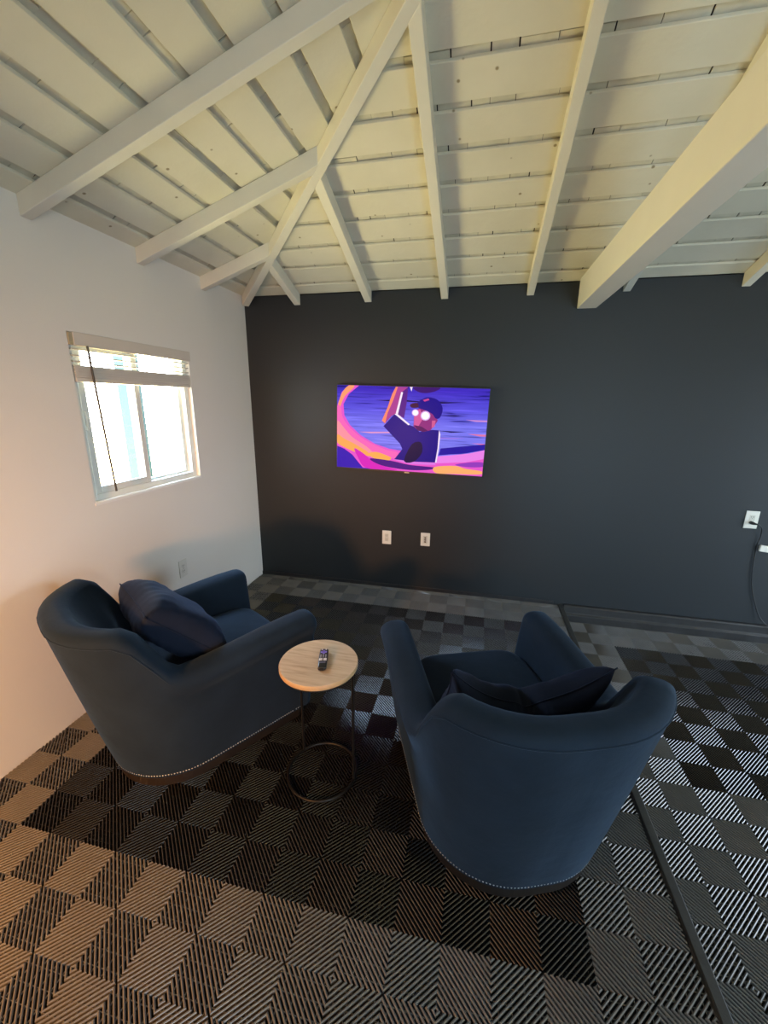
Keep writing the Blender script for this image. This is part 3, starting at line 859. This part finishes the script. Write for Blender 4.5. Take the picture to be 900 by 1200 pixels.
# ------------------------------------------------------------------ side table and remote
tb = empty('side_table', (1.362, -1.972, 0)); tag(tb, 'small round side table with oak top and black wire base between the armchairs', 'side table')
m = MB(); m.lathe([(.155, .549), (.1615, .551), (.163, .554), (.163, .568), (.1615, .5705)], n=72, mat=1)
m.lathe([(.1612, .5700), (.160, .5716)], n=72, mat=0); m.build('table_top', [M['oak'], M['oak_edge']], tb)
m = MB(); m.tube([(.152 * math.cos(a), .152 * math.sin(a), .008) for a in np.linspace(0, 2 * PI, 64, endpoint=False)], .006, 10, closed=True); m.build('base_ring', M['black_metal'], tb)
m = MB(); m.tube([(.150 * math.cos(a), .150 * math.sin(a), .543) for a in np.linspace(0, 2 * PI, 64, endpoint=False)], .005, 8, closed=True); m.build('top_ring', M['black_metal'], tb)
for a in (math.radians(146), math.radians(-5)):
    m = MB(); m.tube([(.151 * math.cos(a), .151 * math.sin(a), z) for z in (.008, .2, .4, .546)], .0058, 10); m.build('leg', M['black_metal'], tb)

rm = empty('remote_control', (1.380, -1.967, .5722), math.radians(14.5 - 14.5 + 16)); tag(rm, 'black remote control with purple pad lying on the round table', 'remote control')
m = MB()
o_ = []
for (y, w, h) in ((-.066, .012, .008), (-.0655, .0145, .013), (-.062, .0170, .0155), (-.03, .0185, .0165), (.03, .0190, .0165), (.060, .0180, .0155), (.0655, .0155, .013), (.067, .012, .008)):
    o_.append((y, w, h))
vs = []; n = 16
for (y, w, h) in o_:
    for k in range(n):
        a = 2 * PI * k / n; e = .5
        X = math.copysign(abs(math.cos(a)) ** e, math.cos(a)); Z = math.copysign(abs(math.sin(a)) ** e, math.sin(a))
        vs.append((w * X, y, h / 2 + .0005 + (h / 2) * Z))
fs = [(i * n + k, i * n + (k + 1) % n, (i + 1) * n + (k + 1) % n, (i + 1) * n + k) for i in range(len(o_) - 1) for k in range(n)]
m.add(vs, fs, 0, True); m.add(vs[:n], [tuple(range(n))[::-1]]); m.add(vs[-n:], [tuple(range(n))])
m.box(-.007, .007, -.071, -.064, .003, .011)
m.build('body', M['black_plastic'], rm)
zt = .0166
m = MB(); m.box(-.0045, .0045, .024, .049, zt, zt + .002); m.box(-.0125, .0125, .032, .041, zt, zt + .002); m.build('direction_pad', M['purple'], rm, bevel=.0006)
def btn(x, y, w, h, mt):
    m = MB(); m.box(x - w / 2, x + w / 2, y - h / 2, y + h / 2, zt - .001, zt + .0014); m.build('button', mt, rm, bevel=.0004)
for x in (-.008, .008): btn(x, .0565, .0045, .003, M['white_button'])
for y in (.017, .009, .001):
    for x in (-.010, 0, .010): btn(x, y, .0055, .0040, M['grey_button'])
for y in (-.010, -.0185):
    for x in (-.0085, .0085): btn(x, y, .0135, .0058, M['white_button'])
btn(0, -.034, .024, .008, mat('badge_slate', (.10, .10, .14), .4))

# ------------------------------------------------------------------ light
w = bpy.data.worlds.new('daylight'); scn.world = w; w.use_nodes = True
N = w.node_tree.nodes; L = w.node_tree.links; bg = N['Background']
tc = N.new('ShaderNodeTexCoord'); sp = N.new('ShaderNodeSeparateXYZ'); L.new(tc.outputs['Generated'], sp.inputs[0])
up = N.new('ShaderNodeMapRange'); up.inputs[1].default_value = -.12; up.inputs[2].default_value = .12; L.new(sp.outputs['Z'], up.inputs[0])
sd = N.new('ShaderNodeMapRange'); sd.inputs[1].default_value = -.3; sd.inputs[2].default_value = .3; L.new(sp.outputs['X'], sd.inputs[0])
def mixc(a, c, fac):
    x = N.new('ShaderNodeMix'); x.data_type = 'RGBA'
    for i, q in ((6, a), (7, c)):
        if isinstance(q, tuple): x.inputs[i].default_value = (*q, 1)
        else: L.new(q, x.inputs[i])
    L.new(fac, x.inputs[0]); return x.outputs[2]
low = mixc((45.0, 37.5, 18.0), (2, 2.2, 2.3), sd.outputs[0])       # sunlit lawn and paving to the left, shaded yard to the right
high = mixc((19, 25, 34), (8.6, 10.2, 12.2), sd.outputs[0])
bk = N.new('ShaderNodeMapRange'); bk.inputs[1].default_value = -.75; bk.inputs[2].default_value = -.3; L.new(sp.outputs['Y'], bk.inputs[0])
L.new(mixc((7.5, 10, 12), mixc(low, high, up.outputs[0]), bk.outputs[0]), bg.inputs[0]); bg.inputs[1].default_value = 1.0

def area(name, loc, rot, sx, sy, col, e, portal=False, spread=PI):
    l = bpy.data.lights.new(name, 'AREA'); l.shape = 'RECTANGLE'; l.size = sx; l.size_y = sy; l.color = col; l.energy = e; l.spread = spread
    if portal: l.cycles.is_portal = True
    o = bpy.data.objects.new(name, l); COL.objects.link(o); o.location = loc; o.rotation_euler = rot; return o
area('window_portal', (-.13, (WY0 + WY1) / 2, (WZ0 + WZ1) / 2), (0, -PI / 2, 0), WZ1 - WZ0, WY1 - WY0, (1, 1, 1), 1, True)
area('back_door_portal', ((EX0 + EX1) / 2, W_B - .1, DZ1 / 2), (PI / 2, 0, 0), EX1 - EX0, DZ1, (1, 1, 1), 1, True)
area('door_portal', (W_R + .1, (DY0 + DY1) / 2, (DZ1 + ZL) / 2), (0, PI / 2, 0), DZ1 - ZL, DY1 - DY0, (1, 1, 1), 1, True)
# warm lamp standing behind the photographer
l = bpy.data.lights.new('warm_lamp', 'SPOT'); l.color = (1, .43, .13); l.energy = 420; l.shadow_soft_size = .12; l.spot_size = math.radians(100); l.spot_blend = .9
o = bpy.data.objects.new('warm_lamp', l); COL.objects.link(o); o.location = (.72, -4.45, 1.15)
o.rotation_euler = (Vector((.0, -2.6, .35)) - Vector(o.location)).to_track_quat('-Z', 'Y').to_euler()

# ------------------------------------------------------------------ camera
cam = bpy.data.cameras.new('camera'); co = bpy.data.objects.new('camera', cam); COL.objects.link(co)
cam.sensor_fit = 'HORIZONTAL'; cam.sensor_width = 36; cam.lens = 36 * 484.08 / 900; cam.clip_start = .02
Rv, Uv, Fv = Vector((0.97566853, 0.21900983, 0.01027701)), Vector((-0.06596061, 0.24850104, 0.96638317)), Vector((-0.20909357, 0.94354752, -0.25690067))
mw = Matrix(((Rv.x, Uv.x, -Fv.x, 1.94693782), (Rv.y, Uv.y, -Fv.y, -3.38426242), (Rv.z, Uv.z, -Fv.z, 1.61807739), (0, 0, 0, 1)))
co.matrix_world = mw
scn.camera = co

vs_ = scn.view_settings
vs_.view_transform = 'Standard'; vs_.look = 'None'; vs_.gamma = 1; vs_.use_curve_mapping = False; vs_.exposure = 0
scn.cycles.use_denoising = True
scn.cycles.max_bounces = 10; scn.cycles.diffuse_bounces = 6; scn.cycles.sample_clamp_indirect = 6
